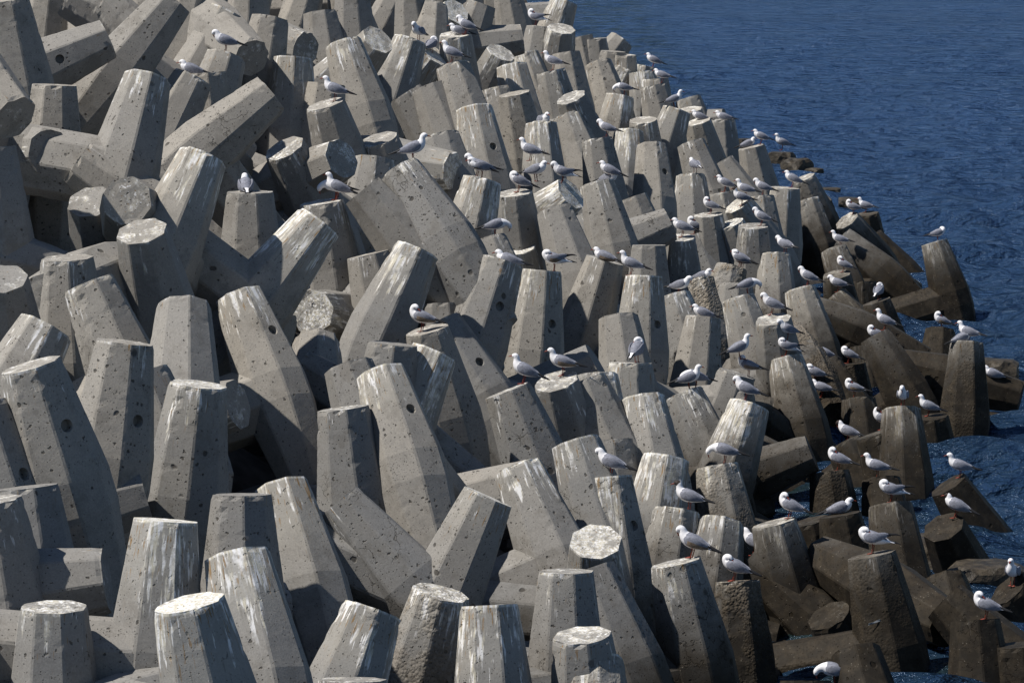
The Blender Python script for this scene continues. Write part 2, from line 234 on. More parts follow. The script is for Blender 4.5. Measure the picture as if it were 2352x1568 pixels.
# ------------------------------------------------------------------ materials
def concrete():
    k = NT('weathered concrete')
    tc = k.n('ShaderNodeTexCoord'); ob = tc.outputs['Object']
    info = k.n('ShaderNodeObjectInfo'); rnd = info.outputs['Random']
    geo = k.n('ShaderNodeNewGeometry')
    def attr(nm):
        a = k.n('ShaderNodeAttribute', attribute_type='OBJECT'); a.attribute_name = nm
        return a.outputs['Fac']
    guano, pit, rough, tone, wet = (attr(q) for q in ('guano', 'pit', 'rough', 'tone', 'wet'))
    off = k.n('ShaderNodeVectorMath', operation='ADD')
    cx = k.n('ShaderNodeCombineXYZ')
    for i in range(3): k.l(k.math('MULTIPLY', rnd, 37.0 + 11 * i), cx.inputs[i])
    k.l(ob, off.inputs[0]); k.l(cx.outputs[0], off.inputs[1])
    v = off.outputs[0]
    sep = k.n('ShaderNodeSeparateXYZ'); k.l(ob, sep.inputs[0]); z = sep.outputs[2]
    big = k.noise(v, 1.6, 5, .6); med = k.noise(v, 7.0, 6, .65); fine = k.noise(v, 60, 4, .7)
    base = k.mix(tone, (.196, .194, .190), (.298, .276, .243))
    base = k.mix(k.ramp(big, .35, .7, 0, .42), base, (.215, .20, .178))
    base = k.mix(k.ramp(med, .45, .75, 0, .35), base, (.145, .142, .136))
    fm = k.n('ShaderNodeMix', data_type='RGBA', blend_type='MULTIPLY'); fm.inputs[0].default_value = .55
    fr = k.ramp(fine, .3, .7, .72, 1.16)
    cc = k.n('ShaderNodeCombineColor'); [k.l(fr, cc.inputs[i]) for i in range(3)]
    k.l(base, fm.inputs[6]); k.l(cc.outputs[0], fm.inputs[7]); base = fm.outputs[2]
    # faint pour lines of the casting
    wv = k.n('ShaderNodeMapping'); wv.inputs['Scale'].default_value = (.6, .6, 9); k.l(v, wv.inputs[0])
    base = k.mix(k.ramp(k.noise(wv.outputs[0], 1.0, 3, .5), .5, .8, 0, .22), base, (.14, .13, .118))
    # damp stains and cracks
    stn = k.noise(v, 2.6, 7, .72)
    base = k.mix(k.ramp(stn, .52, .62, 0, .38), base, (.125, .115, .10))
    vc = k.n('ShaderNodeTexVoronoi', feature='DISTANCE_TO_EDGE'); vc.inputs['Scale'].default_value = 3.3
    wc = k.n('ShaderNodeVectorMath', operation='MULTIPLY_ADD'); nc = k.n('ShaderNodeTexNoise'); nc.inputs['Scale'].default_value = 5; nc.inputs['Detail'].default_value = 5
    k.l(v, nc.inputs[0]); k.l(nc.outputs[1], wc.inputs[0]); wc.inputs[1].default_value = (.35,) * 3; k.l(v, wc.inputs[2]); k.l(wc.outputs[0], vc.inputs['Vector'])
    crack = k.math('MULTIPLY', k.ramp(vc.outputs['Distance'], .004, .016, 1, 0), k.ramp(k.math('MULTIPLY_ADD', pit, .3, k.noise(v, 1.3, 2)), .76, .86))
    base = k.mix(k.math('MULTIPLY', crack, .6), base, (.05, .045, .04))
    # bug holes
    def holes(scale, thr, jit):
        vo = k.n('ShaderNodeTexVoronoi', feature='F1'); vo.inputs['Scale'].default_value = scale
        wb = k.n('ShaderNodeVectorMath', operation='MULTIPLY_ADD')
        nz = k.n('ShaderNodeTexNoise'); nz.inputs['Scale'].default_value = scale * 1.4; k.l(v, nz.inputs[0])
        k.l(nz.outputs[1], wb.inputs[0]); wb.inputs[1].default_value = (jit,) * 3; k.l(v, wb.inputs[2])
        k.l(wb.outputs[0], vo.inputs['Vector'])
        cs = k.n('ShaderNodeSeparateColor'); k.l(vo.outputs['Color'], cs.inputs[0])
        keep = k.math('LESS_THAN', cs.outputs[0], thr)
        size = k.math('MULTIPLY_ADD', cs.outputs[1], .2, .14)
        inside = k.ramp(vo.outputs['Distance'], k.math('MULTIPLY', size, .55), size, 1, 0)
        return k.math('MULTIPLY', inside, keep)
    h1 = holes(17, k.math('MULTIPLY_ADD', pit, .36, .10), .05)
    h2 = holes(45, k.math('MULTIPLY_ADD', pit, .45, .2), .02)
    h3 = holes(7, k.math('MULTIPLY', k.math('MULTIPLY', pit, pit), .3), .06)
    hole = k.math('MAXIMUM', k.math('MAXIMUM', h1, h2), h3)
    base = k.mix(k.math('MULTIPLY', hole, .8), base, (.045, .041, .036))
    # exposed aggregate on the eroded ones
    ag = k.n('ShaderNodeTexVoronoi', feature='F1'); ag.inputs['Scale'].default_value = 30; k.l(v, ag.inputs['Vector'])
    er = k.math('MULTIPLY', k.ramp(k.math('ADD', big, k.math('MULTIPLY', med, .5)), .62, .76), rough)
    agc = k.n('ShaderNodeSeparateColor'); k.l(ag.outputs['Color'], agc.inputs[0])
    base = k.mix(k.math('MULTIPLY', er, .75), base, k.mix(agc.outputs[0], (.10, .085, .065), (.27, .235, .19)))
    # bird droppings: runs along the leg below its end
    ln = k.n('ShaderNodeMapping'); ln.inputs['Scale'].default_value = (22, 22, .6); k.l(v, ln.inputs[0])
    st = k.noise(ln.outputs[0], 1.0, 5, .62)
    ln2 = k.n('ShaderNodeMapping'); ln2.inputs['Scale'].default_value = (38, 38, 1.6); k.l(v, ln2.inputs[0])
    st2 = k.noise(ln2.outputs[0], 1.0, 4, .6)
    clus = k.ramp(k.noise(k_xy(k, v), 3.2, 2), .38, .66, -.11, .05)
    down = k.math('SUBTRACT', HALF, z)                         # metres from the upper end
    reach = k.math('MULTIPLY_ADD', k.noise(k_xy(k, v), 5.0, 3), 1.0, -.1)
    fade = k.ramp(down, .04, k.math('MULTIPLY_ADD', guano, .95, k.math('MULTIPLY', reach, .45)), 1, 0)
    g1 = k.ramp(k.math('MULTIPLY_ADD', k.math('MULTIPLY', guano, fade), .178, k.math('MULTIPLY_ADD', st2, .25, k.math('MULTIPLY_ADD', st, .75, clus))), .60, .655)
    g1 = k.math('MULTIPLY', g1, k.ramp(fade, .0, .35))
    g1 = k.math('MULTIPLY', g1, k.ramp(guano, .0, .12))
    g1 = k.math('MULTIPLY', g1, k.ramp(k.noise(v, 5.5, 4, .65), .38, .56, .12, 1))
    capz = k.ramp(down, .012, .03, 1, 0)
    capn = k.ramp(k.math('MULTIPLY_ADD', guano, .2, k.noise(v, 6, 6, .75)), .54, .72)
    capm = k.math('MULTIPLY', capz, capn)
    base = k.mix(k.math('MULTIPLY', k.ramp(k.math('MULTIPLY', guano, fade), .1, .7), .3), base, (.36, .345, .31))
    # grime and ochre among the droppings
    och = k.math('MULTIPLY', k.ramp(k.math('ADD', k.noise(ln.outputs[0], 1.7, 3), k.math('MULTIPLY', k.math('MULTIPLY', guano, fade), .1)), .67, .73), fade)
    dk = k.math('MULTIPLY', k.ramp(k.noise(ln2.outputs[0], .8, 3), .6, .7), k.math('MULTIPLY', fade, guano))
    base = k.mix(k.math('MULTIPLY', dk, .55), base, (.075, .065, .05))
    base = k.mix(k.math('MULTIPLY', och, .8), base, (.20, .12, .045))
    gcol = k.mix(k.ramp(st2, .42, .6), (.50, .47, .38), (.72, .72, .73))
    base = k.mix(k.math('MULTIPLY', g1, .78), base, gcol)
    base = k.mix(k.math('MULTIPLY', capm, .7), base, gcol)
    # weed and wet line near the water, patchy
    ps = k.n('ShaderNodeSeparateXYZ'); k.l(geo.outputs['Position'], ps.inputs[0])
    lvl = k.math('MULTIPLY_ADD', k.noise(v, 3.5, 5, .65), -.9, ps.outputs[2])
    lvl = k.math('MULTIPLY_ADD', wet, -.45, lvl)
    algae = k.ramp(lvl, -.1, .85, 1, 0)
    base = k.mix(k.math('MULTIPLY', algae, .88), base, k.mix(k.ramp(med, .4, .65), (.022, .0175, .012), (.055, .044, .03)))
    tide = k.ramp(lvl, .3, 1.35, .66, 0)
    tm = k.n('ShaderNodeMix', data_type='RGBA', blend_type='MULTIPLY'); k.l(k.math('MULTIPLY', tide, k.ramp(stn, .3, .6, .85, 1.2)), tm.inputs[0])
    k.l(base, tm.inputs[6]); tm.inputs[7].default_value = (.30, .272, .238, 1); base = tm.outputs[2]
    vb = k.n('ShaderNodeTexVoronoi', feature='F1'); vb.inputs['Scale'].default_value = 38; k.l(v, vb.inputs['Vector'])
    vs = k.n('ShaderNodeSeparateColor'); k.l(vb.outputs['Color'], vs.inputs[0])
    bar = k.math('MULTIPLY', k.math('MULTIPLY', k.ramp(vb.outputs['Distance'], .1, .26, 1, 0), k.math('LESS_THAN', vs.outputs[0], .16)), k.math('MULTIPLY', tide, k.ramp(med, .4, .6)))
    base = k.mix(k.math('MULTIPLY', bar, .7), base, (.34, .31, .26))
    k.l(base, k.p.inputs['Base Color'])
    k.l(k.ramp(algae, 0, 1, .9, .62), k.p.inputs['Roughness'])
    k.p.inputs['Specular IOR Level'].default_value = .065
    # relief
    hgt = k.math('MULTIPLY_ADD', k.math('MAXIMUM', hole, crack), -1.3, k.math('MULTIPLY', fine, .22))
    hgt = k.math('MULTIPLY_ADD', med, .16, hgt)
    hgt = k.math('MULTIPLY_ADD', k.math('MULTIPLY', er, k.math('SUBTRACT', 1.0, ag.outputs['Distance'])), 2.2, hgt)
    bp = k.n('ShaderNodeBump'); bp.inputs['Strength'].default_value = .75; bp.inputs['Distance'].default_value = .012
    k.l(hgt, bp.inputs['Height']); k.l(bp.outputs[0], k.p.inputs['Normal'])
    return k.m
def k_xy(k, v):
    m = k.n('ShaderNodeMapping'); m.inputs['Scale'].default_value = (1, 1, .02); k.l(v, m.inputs[0])
    return m.outputs[0]

def plain(name, col, rough=.7, noise=.0, scale=30, spec=.3, bump=0):
    k = NT(name)
    if noise:
        tc = k.n('ShaderNodeTexCoord')
        f = k.noise(tc.outputs['Object'], scale, 4, .6)
        k.l(k.mix(k.ramp(f, .3, .7), tuple(c * (1 - noise) for c in col), tuple(min(1, c * (1 + noise)) for c in col)), k.p.inputs['Base Color'])
        if bump:
            bp = k.n('ShaderNodeBump'); bp.inputs['Distance'].default_value = bump
            k.l(f, bp.inputs['Height']); k.l(bp.outputs[0], k.p.inputs['Normal'])
    else: k.p.inputs['Base Color'].default_value = (*col, 1)
    k.p.inputs['Roughness'].default_value = rough; k.p.inputs['Specular IOR Level'].default_value = spec
    return k.m

M_CON = concrete()
M_WHITE = plain('white feathers', (.66, .66, .69), .8, .06, 40)
M_GREY = plain('pale grey feathers', (.17, .178, .215), .8, .25, 45)
M_BROWN = plain('brown barred feathers', (.15, .115, .085), .8, .4, 60)
M_BLACK = plain('black feathers', (.012, .012, .014), .6)
M_RED = plain('dark red bill and legs', (.17, .030, .016), .5)
M_HOOD = plain('dark brown hood', (.022, .015, .013), .7)
M_SMUDGE = plain('grey smudge feathers', (.13, .13, .145), .8)
M_ROCK = plain('wet brown rock', (.034, .027, .018), .6, .6, 6, bump=.05)
M_RUBBLE = plain('dark quarry rubble', (.06, .052, .045), .95, .5, 2.5)

def water_mat():
    k = NT('sea water')
    geo = k.n('ShaderNodeNewGeometry'); pos = geo.outputs['Position']
    mp = k.n('ShaderNodeMapping'); mp.inputs['Scale'].default_value = (1.0, 1.5, 1); mp.inputs['Rotation'].default_value = (0, 0, .35); k.l(pos, mp.inputs[0])
    a = k.noise(mp.outputs[0], 1.9, 4, .55); b = k.noise(mp.outputs[0], 6.0, 4, .6)
    big = k.noise(pos, .05, 3, .6)
    sp = k.n('ShaderNodeSeparateXYZ'); k.l(pos, sp.inputs[0])
    # shallower and greener over the sunken blocks along the pile
    sh = k.ramp(k.math('MULTIPLY_ADD', sp.outputs[1], -.012, sp.outputs[0]), 3.2, 6.5, 1, 0)
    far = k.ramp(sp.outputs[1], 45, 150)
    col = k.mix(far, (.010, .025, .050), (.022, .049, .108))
    col = k.mix(k.ramp(big, .3, .7, 0, .35), col, (.011, .027, .062))
    col = k.mix(k.math('MULTIPLY', sh, k.ramp(k.noise(pos, .9, 4), .4, .65)), col, (.012, .022, .022))
    bp = k.n('ShaderNodeBump'); bp.inputs['Strength'].default_value = 1; bp.inputs['Distance'].default_value = .6
    m3 = k.n('ShaderNodeMapping'); m3.inputs['Scale'].default_value = (.55, 1.0, 1); m3.inputs['Rotation'].default_value = (0, 0, .2); k.l(pos, m3.inputs[0])
    k.l(k.math('MULTIPLY_ADD', k.noise(m3.outputs[0], .7, 3, .5), 2.6, k.math('MULTIPLY_ADD', b, .22, a)), bp.inputs['Height'])
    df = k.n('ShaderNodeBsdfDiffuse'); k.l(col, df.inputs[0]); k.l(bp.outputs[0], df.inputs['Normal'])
    gl = k.n('ShaderNodeBsdfGlossy'); gl.inputs['Roughness'].default_value = .16; gl.inputs[0].default_value = (.54, .70, 1.0, 1); k.l(bp.outputs[0], gl.inputs['Normal'])
    fr = k.n('ShaderNodeFresnel', i_IOR=1.33); k.l(bp.outputs[0], fr.inputs['Normal'])
    mx = k.n('ShaderNodeMixShader'); k.l(k.math('MULTIPLY', fr.outputs[0], .78, clamp=True), mx.inputs[0])
    k.l(df.outputs[0], mx.inputs[1]); k.l(gl.outputs[0], mx.inputs[2]); k.l(mx.outputs[0], k.out.inputs[0])
    k.t.nodes.remove(k.p)
    return k.m
M_SEA = water_mat()

# ------------------------------------------------------------------ block meshes (flat-sided double-tapered legs on an octagonal shank)
rng = random.Random(11)
from mathutils import noise as mnoise
def octagon_ring(hw):
    """32 points round an octagon of half width hw, with chamfered arrises; flats face the axes"""
    r = hw / math.cos(math.pi / 8)
    c = [Vector((r * math.cos(math.pi / 8 + k * math.pi / 4), r * math.sin(math.pi / 8 + k * math.pi / 4), 0)) for k in range(8)]
    pts = []
    for k in range(8):
        a, b = c[k], c[(k + 1) % 8]
        for u in (.05, .35, .65, .95): pts.append(a.lerp(b, u))
    return pts
def half_width(z):
    z = abs(z)
    if z <= BAND: return ROOT
    return ROOT + (TIPW / 2 - ROOT) * (z - BAND) / (HALF - BAND)

def leg_mesh(seed, holes=(), chip=1.0, eroded=0.0):
    off = Vector((seed * 7.3, seed * 3.1, seed * 5.7))
    zs = []
    n = 19
    for i in range(n + 1): zs.append(BAND + (HALF - BAND) * (i / n) ** .9)
    zs[-1] = HALF
    zs.insert(-1, HALF - .012)
    zl = [-q for q in reversed(zs)] + zs
    V, F = [], []
    NR = 32
    def worn(p, arris, z):
        q = p * 6 + off
        dirn = Vector((p.x, p.y, 0)).normalized()
        m = 0.0012 * mnoise.noise(p * 14 + off)
        if arris:
            cz = max(0, mnoise.noise(q * 1.7) - .25) * .02 * chip
            m -= cz * (1.4 if abs(z) > HALF - .25 else .6)
        if abs(z) > HALF - .02:
            m -= max(0, mnoise.noise(p * 11 + off * 2) - .05) * .03 * chip
        if eroded:
            e = max(0, mnoise.noise(p * 2.2 + off) + .1)
            m -= eroded * e * (.05 + .05 * abs(mnoise.noise(p * 17 + off)))
        return p + dirn * m
    for z in zl:
        for j, p in enumerate(octagon_ring(half_width(z))):
            V.append(worn(Vector((p.x, p.y, z)), j % 4 in (0, 3), z))
    R = len(zl)
    for i in range(R - 1):
        for j in range(NR):
            F.append((i * NR + j, i * NR + (j + 1) % NR, (i + 1) * NR + (j + 1) % NR, (i + 1) * NR + j))
    for end, ring, sgn in ((0, 0, -1), (1, R - 1, 1)):
        prev = [ring * NR + j for j in range(NR)]
        for f in (.8, .5, .22):
            cur = []
            for j in range(NR):
                p = V[ring * NR + j]
                q = Vector((p.x * f, p.y * f, sgn * HALF))
                q.z += sgn * (.008 * mnoise.noise(q * 9 + off) - .004 - eroded * .03 * abs(mnoise.noise(q * 7 + off)))
                cur.append(len(V)); V.append(q)
            for j in range(NR):
                a, b, c, d = prev[j], prev[(j + 1) % NR], cur[(j + 1) % NR], cur[j]
                F.append((a, b, c, d) if sgn > 0 else (d, c, b, a))
            prev = cur
        F.append(tuple(prev) if sgn > 0 else tuple(reversed(prev)))
    me = bpy.data.meshes.new('leg'); me.from_pydata(V, [], F); me.materials.append(M_CON); me.update()
    if holes:
        o = bpy.data.objects.new('cut_target', me); COL.objects.link(o)
        bm = bmesh.new()
        for (facet, z, rad) in holes:
            ang = facet * math.pi / 4
            hw = half_width(z)
            dirn = Vector((math.cos(ang), math.sin(ang), 0))
            m = Matrix.Translation(dirn * hw + Vector((0, 0, z))) @ dirn.to_track_quat('Z', 'Y').to_matrix().to_4x4()
            bmesh.ops.create_cone(bm, cap_ends=True, segments=18, radius1=rad * .85, radius2=rad, depth=.16, matrix=m)
        cm = bpy.data.meshes.new('cutter'); bm.to_mesh(cm); bm.free()
        co = bpy.data.objects.new('cutter', cm); COL.objects.link(co)
        md = o.modifiers.new('b', 'BOOLEAN'); md.operation = 'DIFFERENCE'; md.object = co; md.solver = 'EXACT'
        dg = bpy.context.evaluated_depsgraph_get()
        me2 = bpy.data.meshes.new_from_object(o.evaluated_get(dg))
        bpy.data.objects.remove(o); bpy.data.objects.remove(co)
        me = me2
    return me

def shank_mesh(seed):
    off = Vector((seed * 3.3, seed * 9.1, seed))
    V, F = [], []
    n = 18
    for i in range(n + 1):
        x = 2 * ARM * i / n
        for j, p in enumerate(octagon_ring(ROOT - .006)):
            q = Vector((x, p.x, p.y))
            d = Vector((0, p.x, p.y)).normalized()
            m = .0012 * mnoise.noise(q * 14 + off)
            if j % 4 in (0, 3): m -= max(0, mnoise.noise(q * 9 + off) - .22) * .02
            V.append(q + d * m)
    for i in range(n):
        for j in range(32):
            F.append((i * 32 + j, i * 32 + (j + 1) % 32, (i + 1) * 32 + (j + 1) % 32, (i + 1) * 32 + j))
    F.append(tuple(reversed(range(32)))); F.append(tuple(n * 32 + j for j in range(32)))
    me = bpy.data.meshes.new('shank'); me.from_pydata(V, [], F); me.materials.append(M_CON); me.update()
    return me

LEGS = [leg_mesh(s, (), c) for s, c in ((1, .8), (2, 1.2), (3, 1.0), (4, 1.6), (5, .6), (6, 1.3))]
LEGS_HOLE = {}
def holed(facet, seed):
    if (facet, seed) not in LEGS_HOLE:
        LEGS_HOLE[(facet, seed)] = leg_mesh(20 + seed + facet * .37, ((facet, .50 + .12 * seed, .062), ((facet + 3) % 8, -.55, .062)), 1.0)
    return LEGS_HOLE[(facet, seed)]
LEGS_ROUGH = [leg_mesh(s, (), 2.4, 1.0) for s in (31, 32, 33)]
SHANKS = [shank_mesh(s) for s in (1, 2, 3)]

GROUP_BLOCK = 'concrete armour blocks heaped on the breakwater'
BLOCKS = []
def add_block(i, mat, guano, ex, x, y, filler=False):
    r = random.Random(i * 17 + 5)
    e = bpy.data.objects.new('breakwater_block', None); COL.objects.link(e)
    e.empty_display_size = .3
    e.matrix_world = mat
    e['category'] = 'concrete block'; e['group'] = GROUP_BLOCK
    tone = min(1, max(0, .55 - y / 2400 + (.15 if x < 900 and y < 900 else 0) + r.uniform(-.42, .42)))
    def part(name, me, loc, rot, g, pit):
        o = bpy.data.objects.new(name, me); COL.objects.link(o)
        o.parent = e; o.matrix_local = Matrix.LocRotScale(loc, rot, None)
        o['guano'] = float(g); o['pit'] = float(pit); o['rough'] = float(ex.get('rough', 0)); o['tone'] = tone; o['wet'] = float(ex.get('wet', 0))
        return o
    pit = ex.get('pit', r.choice((.0, .1, .2, .3)) + (.3 if x > 1100 and y > 500 else .12 if y > 800 else 0))
    if ex.get('rough', 0) >= .8: me = r.choice(LEGS_ROUGH)
    elif 'hole' in ex:
        # the recessed lifting hole sits on the facet that turns to the right of the picture
        a = Vector(mat.col[2][:3]); b = Vector(mat.col[0][:3]); c = Vector(mat.col[1][:3])
        want = (RIGHT * .55 - FWD * .8).normalized()
        best = max(range(8), key=lambda f: (b * math.cos(f * math.pi / 4) + c * math.sin(f * math.pi / 4)).dot(want))
        me = holed(best, r.randrange(2))
    else: me = r.choice(LEGS)
    part('leg', me, Vector((0, 0, 0)), None, guano, pit)
    rot = Euler((-math.pi / 2, 0, 0)).to_quaternion()
    part('leg', r.choice(LEGS), Vector((2 * ARM, 0, 0)), rot, r.choice((0, .2, .5)), pit)
    part('shank', r.choice(SHANKS), Vector((0, 0, 0)), None, 0, pit)
    BLOCKS.append((e, x, y))
    return e

TIPS = []
for i, ((x0, y0, x1, y1, t, w, g, ex), (th, d)) in enumerate(zip(B, POSE)):
    p = at(x0, y0, d); a = axis_of(x0, y0, x1, y1, t); c = p - a * HALF
    b = frame_for(a, th)
    add_block(i, block_matrix(a, b, c), g, ex, x0, y0)
    TIPS.append((x0, y0, p, a, d))
for k, (x, y, d, ax, ay, az, th) in enumerate(FILL):
    a = Vector((ax, ay, az)).normalized(); p = at(x, y, d)
    add_block(1000 + k, block_matrix(a, frame_for(a, th), p - a * HALF), .2, {}, x, y, True)

# ------------------------------------------------------------------ gulls
def catmull(pts, m):
    out = []
    P = [np.array(p, float) for p in pts]
    for i in range(len(P) - 1):
        p0, p1, p2, p3 = P[max(0, i - 1)], P[i], P[i + 1], P[min(len(P) - 1, i + 2)]
        for k in range(m):
            t = k / m
            out.append(.5 * ((2 * p1) + (-p0 + p2) * t + (2 * p0 - 5 * p1 + 4 * p2 - p3) * t * t + (-p0 + 3 * p1 - 3 * p2 + p3) * t ** 3))
    out.append(P[-1])
    return out
TAIL = [(-.205, 0, .088, .016, .003), (-.16, 0, .098, .024, .008), (-.11, 0, .110, .037, .027), (-.06, 0, .124, .050, .044),
        (-.01, 0, .138, .058, .055), (.04, 0, .152, .058, .058)]
NECK = {   # rows: x, y, z, half width, half depth ; last rows are the bill
 's': [(.078, 0, .172, .050, .052), (.100, 0, .200, .037, .039), (.108, 0, .228, .029, .029), (.114, 0, .252, .029, .030), (.130, 0, .266, .029, .029), (.149, 0, .266, .022, .020), (.161, 0, .262, .011, .010)],
 'h': [(.080, 0, .168, .050, .052), (.102, 0, .187, .040, .040), (.108, 0, .206, .032, .032), (.120, 0, .222, .030, .030), (.138, 0, .225, .026, .025), (.153, 0, .222, .015, .014), (.160, 0, .219, .010, .009)],
 'p': [(.076, 0, .172, .050, .052), (.100, 0, .198, .038, .040), (.112, 0, .222, .031, .031), (.126, 0, .240, .030, .030), (.145, 0, .239, .028, .029), (.158, 0, .222, .021, .022), (.160, 0, .207, .011, .011)],
 'b': [(.074, 0, .172, .050, .052), (.096, 0, .198, .039, .040), (.101, .004, .224, .031, .031), (.090, .010, .243, .030, .030), (.070, .022, .245, .028, .028), (.053, .033, .236, .020, .020), (.045, .038, .229, .011, .011)],
 'r': [(.074, 0, .172, .050, .052), (.094, 0, .192, .042, .042), (.096, .005, .210, .036, .036), (.082, .014, .222, .031, .030), (.062, .026, .219, .026, .025), (.047, .034, .210, .015, .015), (.041, .037, .205, .010, .010)],
 'd': [(.080, 0, .158, .050, .053), (.112, 0, .162, .039, .041), (.142, 0, .156, .031, .032), (.167, 0, .142, .029, .030), (.180, 0, .122, .028, .028), (.184, 0, .103, .020, .020), (.183, 0, .091, .011, .011)],
}
BILL = {
 's': [(.167, 0, .260, .0065, .0065), (.186, 0, .255, .0045, .0055), (.203, 0, .247, .001, .001)],
 'h': [(.166, 0, .217, .0065, .0065), (.185, 0, .211, .0045, .0055), (.201, 0, .203, .001, .001)],
 'p': [(.159, 0, .200, .0065, .0065), (.151, 0, .182, .0045, .0055), (.140, 0, .168, .001, .001)],
 'b': [(.040, .041, .224, .0065, .0065), (.026, .048, .212, .0045, .0055), (.014, .054, .202, .001, .001)],
 'r': [(.037, .039, .202, .006, .006), (.028, .043, .196, .004, .005), (.020, .047, .190, .001, .001)],
 'd': [(.182, 0, .084, .0065, .0065), (.177, 0, .066, .0045, .0055), (.169, 0, .051, .001, .001)],
}
GM = [M_WHITE, M_GREY, M_BLACK, M_RED, M_HOOD, M_SMUDGE, M_BROWN]
def gull_mesh(pose, hood=False, young=False, sit=False, ruffle=0.0, seed=0):
    V, F, MI = [], [], []
    NS = 14
    def loft(rows, matf, m=3):
        rows = catmull(rows, m)
        base = len(V); n = len(rows)
        prev_side = Vector((0, 1, 0))
        for i, r in enumerate(rows):
            a, b = rows[max(0, i - 1)], rows[min(n - 1, i + 1)]
            t = Vector((b[0] - a[0], b[1] - a[1], b[2] - a[2])).normalized()
            side = (prev_side - t * prev_side.dot(t)).normalized(); prev_side = side
            upv = t.cross(side)
            for k in range(NS):
                an = 2 * math.pi * k / NS
                q = Vector(r[:3]) + side * (max(.001, r[3]) * math.cos(an)) + upv * (max(.001, r[4]) * math.sin(an))
                V.append(q)
        for i in range(n - 1):
            for k in range(NS):
                f = (base + i * NS + k, base + i * NS + (k + 1) % NS, base + (i + 1) * NS + (k + 1) % NS, base + (i + 1) * NS + k)
                F.append(f[::-1])
                c = sum((V[q] for q in f), Vector()) / 4
                MI.append(matf(i / m, c, k))
        F.append(tuple(base + k for k in range(NS))); MI.append(matf(0, V[base], 0))
        F.append(tuple(base + (n - 1) * NS + k for k in range(NS))[::-1]); MI.append(matf((n - 1) / m, V[base + (n - 1) * NS], 0))
    neck = NECK[pose]
    nt = len(TAIL)
    fat = lambda q: (q[0], q[1], q[2], q[3] * 1.13, q[4] * 1.15)
    spine = [fat(q) for q in TAIL + neck[:3]] + [(q[0], q[1], q[2], q[3] * 1.06, q[4] * 1.06) for q in neck[3:]]
    def bodymat(i, c, k):
        if i < .7: return 0
        if i < nt + .4:
            zc = np.interp(c.x, [r[0] for r in TAIL], [r[2] for r in TAIL])
            if c.z > zc + .012 and -.13 < c.x < .075: return 1
        if hood and i > nt + 3.0: return 4
        return 0
    loft(spine, bodymat)
    loft([neck[-1]] + BILL[pose], lambda i, c, k: 3, 2)
    # folded wings
    for s in (-1, 1):
        lift = .085 * ruffle if s > 0 else 0
        rows = [(.088, s * .047, .168, .006, .012), (.062, s * .059, .161, .012, .037), (.01, s * .065, .148, .014, .051), (-.05, s * .058, .130 + lift * .3, .013, .042),
                (-.11, s * .036, .116 + lift * .6, .010, .028), (-.16, s * .020, .103 + lift * .8, .006, .015), (-.215, s * .008 + s * .012, .088 + lift, .004, .009), (-.262, s * .014, .074 + lift, .002, .003)]
        def wm(i, c, k):
            if c.x < -.138 - .01 * math.sin(k * 2.1): return 2
            if young and c.z < .150 + c.x * .26 and c.x < .05: return 6
            return 1
        loft(rows, wm)
        # paler edge of the folded flight feathers
    # eyes and the dark spot behind each
    headc = Vector(neck[-3][:3]); hr = neck[-3][3]
    nx = Vector(neck[-2][:3]) - headc
    fw = nx.normalized(); sd = (Vector((0, 1, 0)) - fw * fw.y)
    if sd.length < .2: sd = Vector((1, 0, 0))
    sd.normalize()
    upv = fw.cross(sd); 
    if upv.z < 0 and pose in 'sh': upv = -upv
    def blob(c, r, mi, flat):
        base = len(V)
        bm = bmesh.new(); bmesh.ops.create_icosphere(bm, subdivisions=1, radius=1)
        for v in bm.verts:
            q = v.co
            V.append(c + fw * q.x * r[0] + sd * q.y * r[1] + upv * q.z * r[2])
        bm.verts.index_update()
        for f in bm.faces: F.append(tuple(base + v.index for v in f.verts)); MI.append(mi)
        bm.free()
    for s in (-1, 1):
        blob(headc + fw * .009 + sd * s * hr * .86 + upv * .006, (.0048, .003, .0048), 2, 0)
        if not hood: blob(headc - fw * .014 + sd * s * hr * .90 + upv * .001, (.007, .0035, .010), 5, 0)
    drop = .0
    if not sit:
        for s in (-1, 1):
            y = s * .020; x0 = .012 + s * .006
            for (a, b, ra, rb) in (((x0 - .004, y, .112), (x0 - .012, y, .058), .009, .0052), ((x0 - .012, y, .058), (x0, y, .004), .0048, .0048)):
                base = len(V); a = Vector(a); b = Vector(b)
                t = (b - a).normalized(); u = Vector((0, 1, 0)); w2 = t.cross(u)
                for (c, r) in ((a, ra), (b, rb)):
                    for k in range(6):
                        an = k * math.pi / 3
                        V.append(c + u * r * math.cos(an) + w2 * r * math.sin(an))
                for k in range(6):
                    F.append((base + k, base + (k + 1) % 6, base + 6 + (k + 1) % 6, base + 6 + k)); MI.append(3)
            base = len(V)     # webbed foot with three toes
            for q in ((x0 - .010, y, .003), (x0 + .040, y - .020, .002), (x0 + .032, y - .008, .002), (x0 + .048, y, .002), (x0 + .032, y + .008, .002), (x0 + .040, y + .020, .002)):
                V.append(Vector(q)); 
            for q in ((x0 - .010, y, .010), (x0 + .040, y - .020, .005), (x0 + .032, y - .008, .006), (x0 + .048, y, .006), (x0 + .032, y + .008, .006), (x0 + .040, y + .020, .005)):
                V.append(Vector(q))
            F.append(tuple(base + k for k in range(6))[::-1]); MI.append(3)
            F.append(tuple(base + 6 + k for k in range(6))); MI.append(3)
            for k in range(6):
                F.append((base + k, base + (k + 1) % 6, base + 6 + (k + 1) % 6, base + 6 + k)); MI.append(3)
    else: drop = .078
    if not sit:      # longer shanks: lift everything but the feet
        V = [v + Vector((0, 0, .016 * min(1, max(0, (v.z - .008) / .04)))) for v in V]
    V = [v - Vector((0, 0, drop)) for v in V]
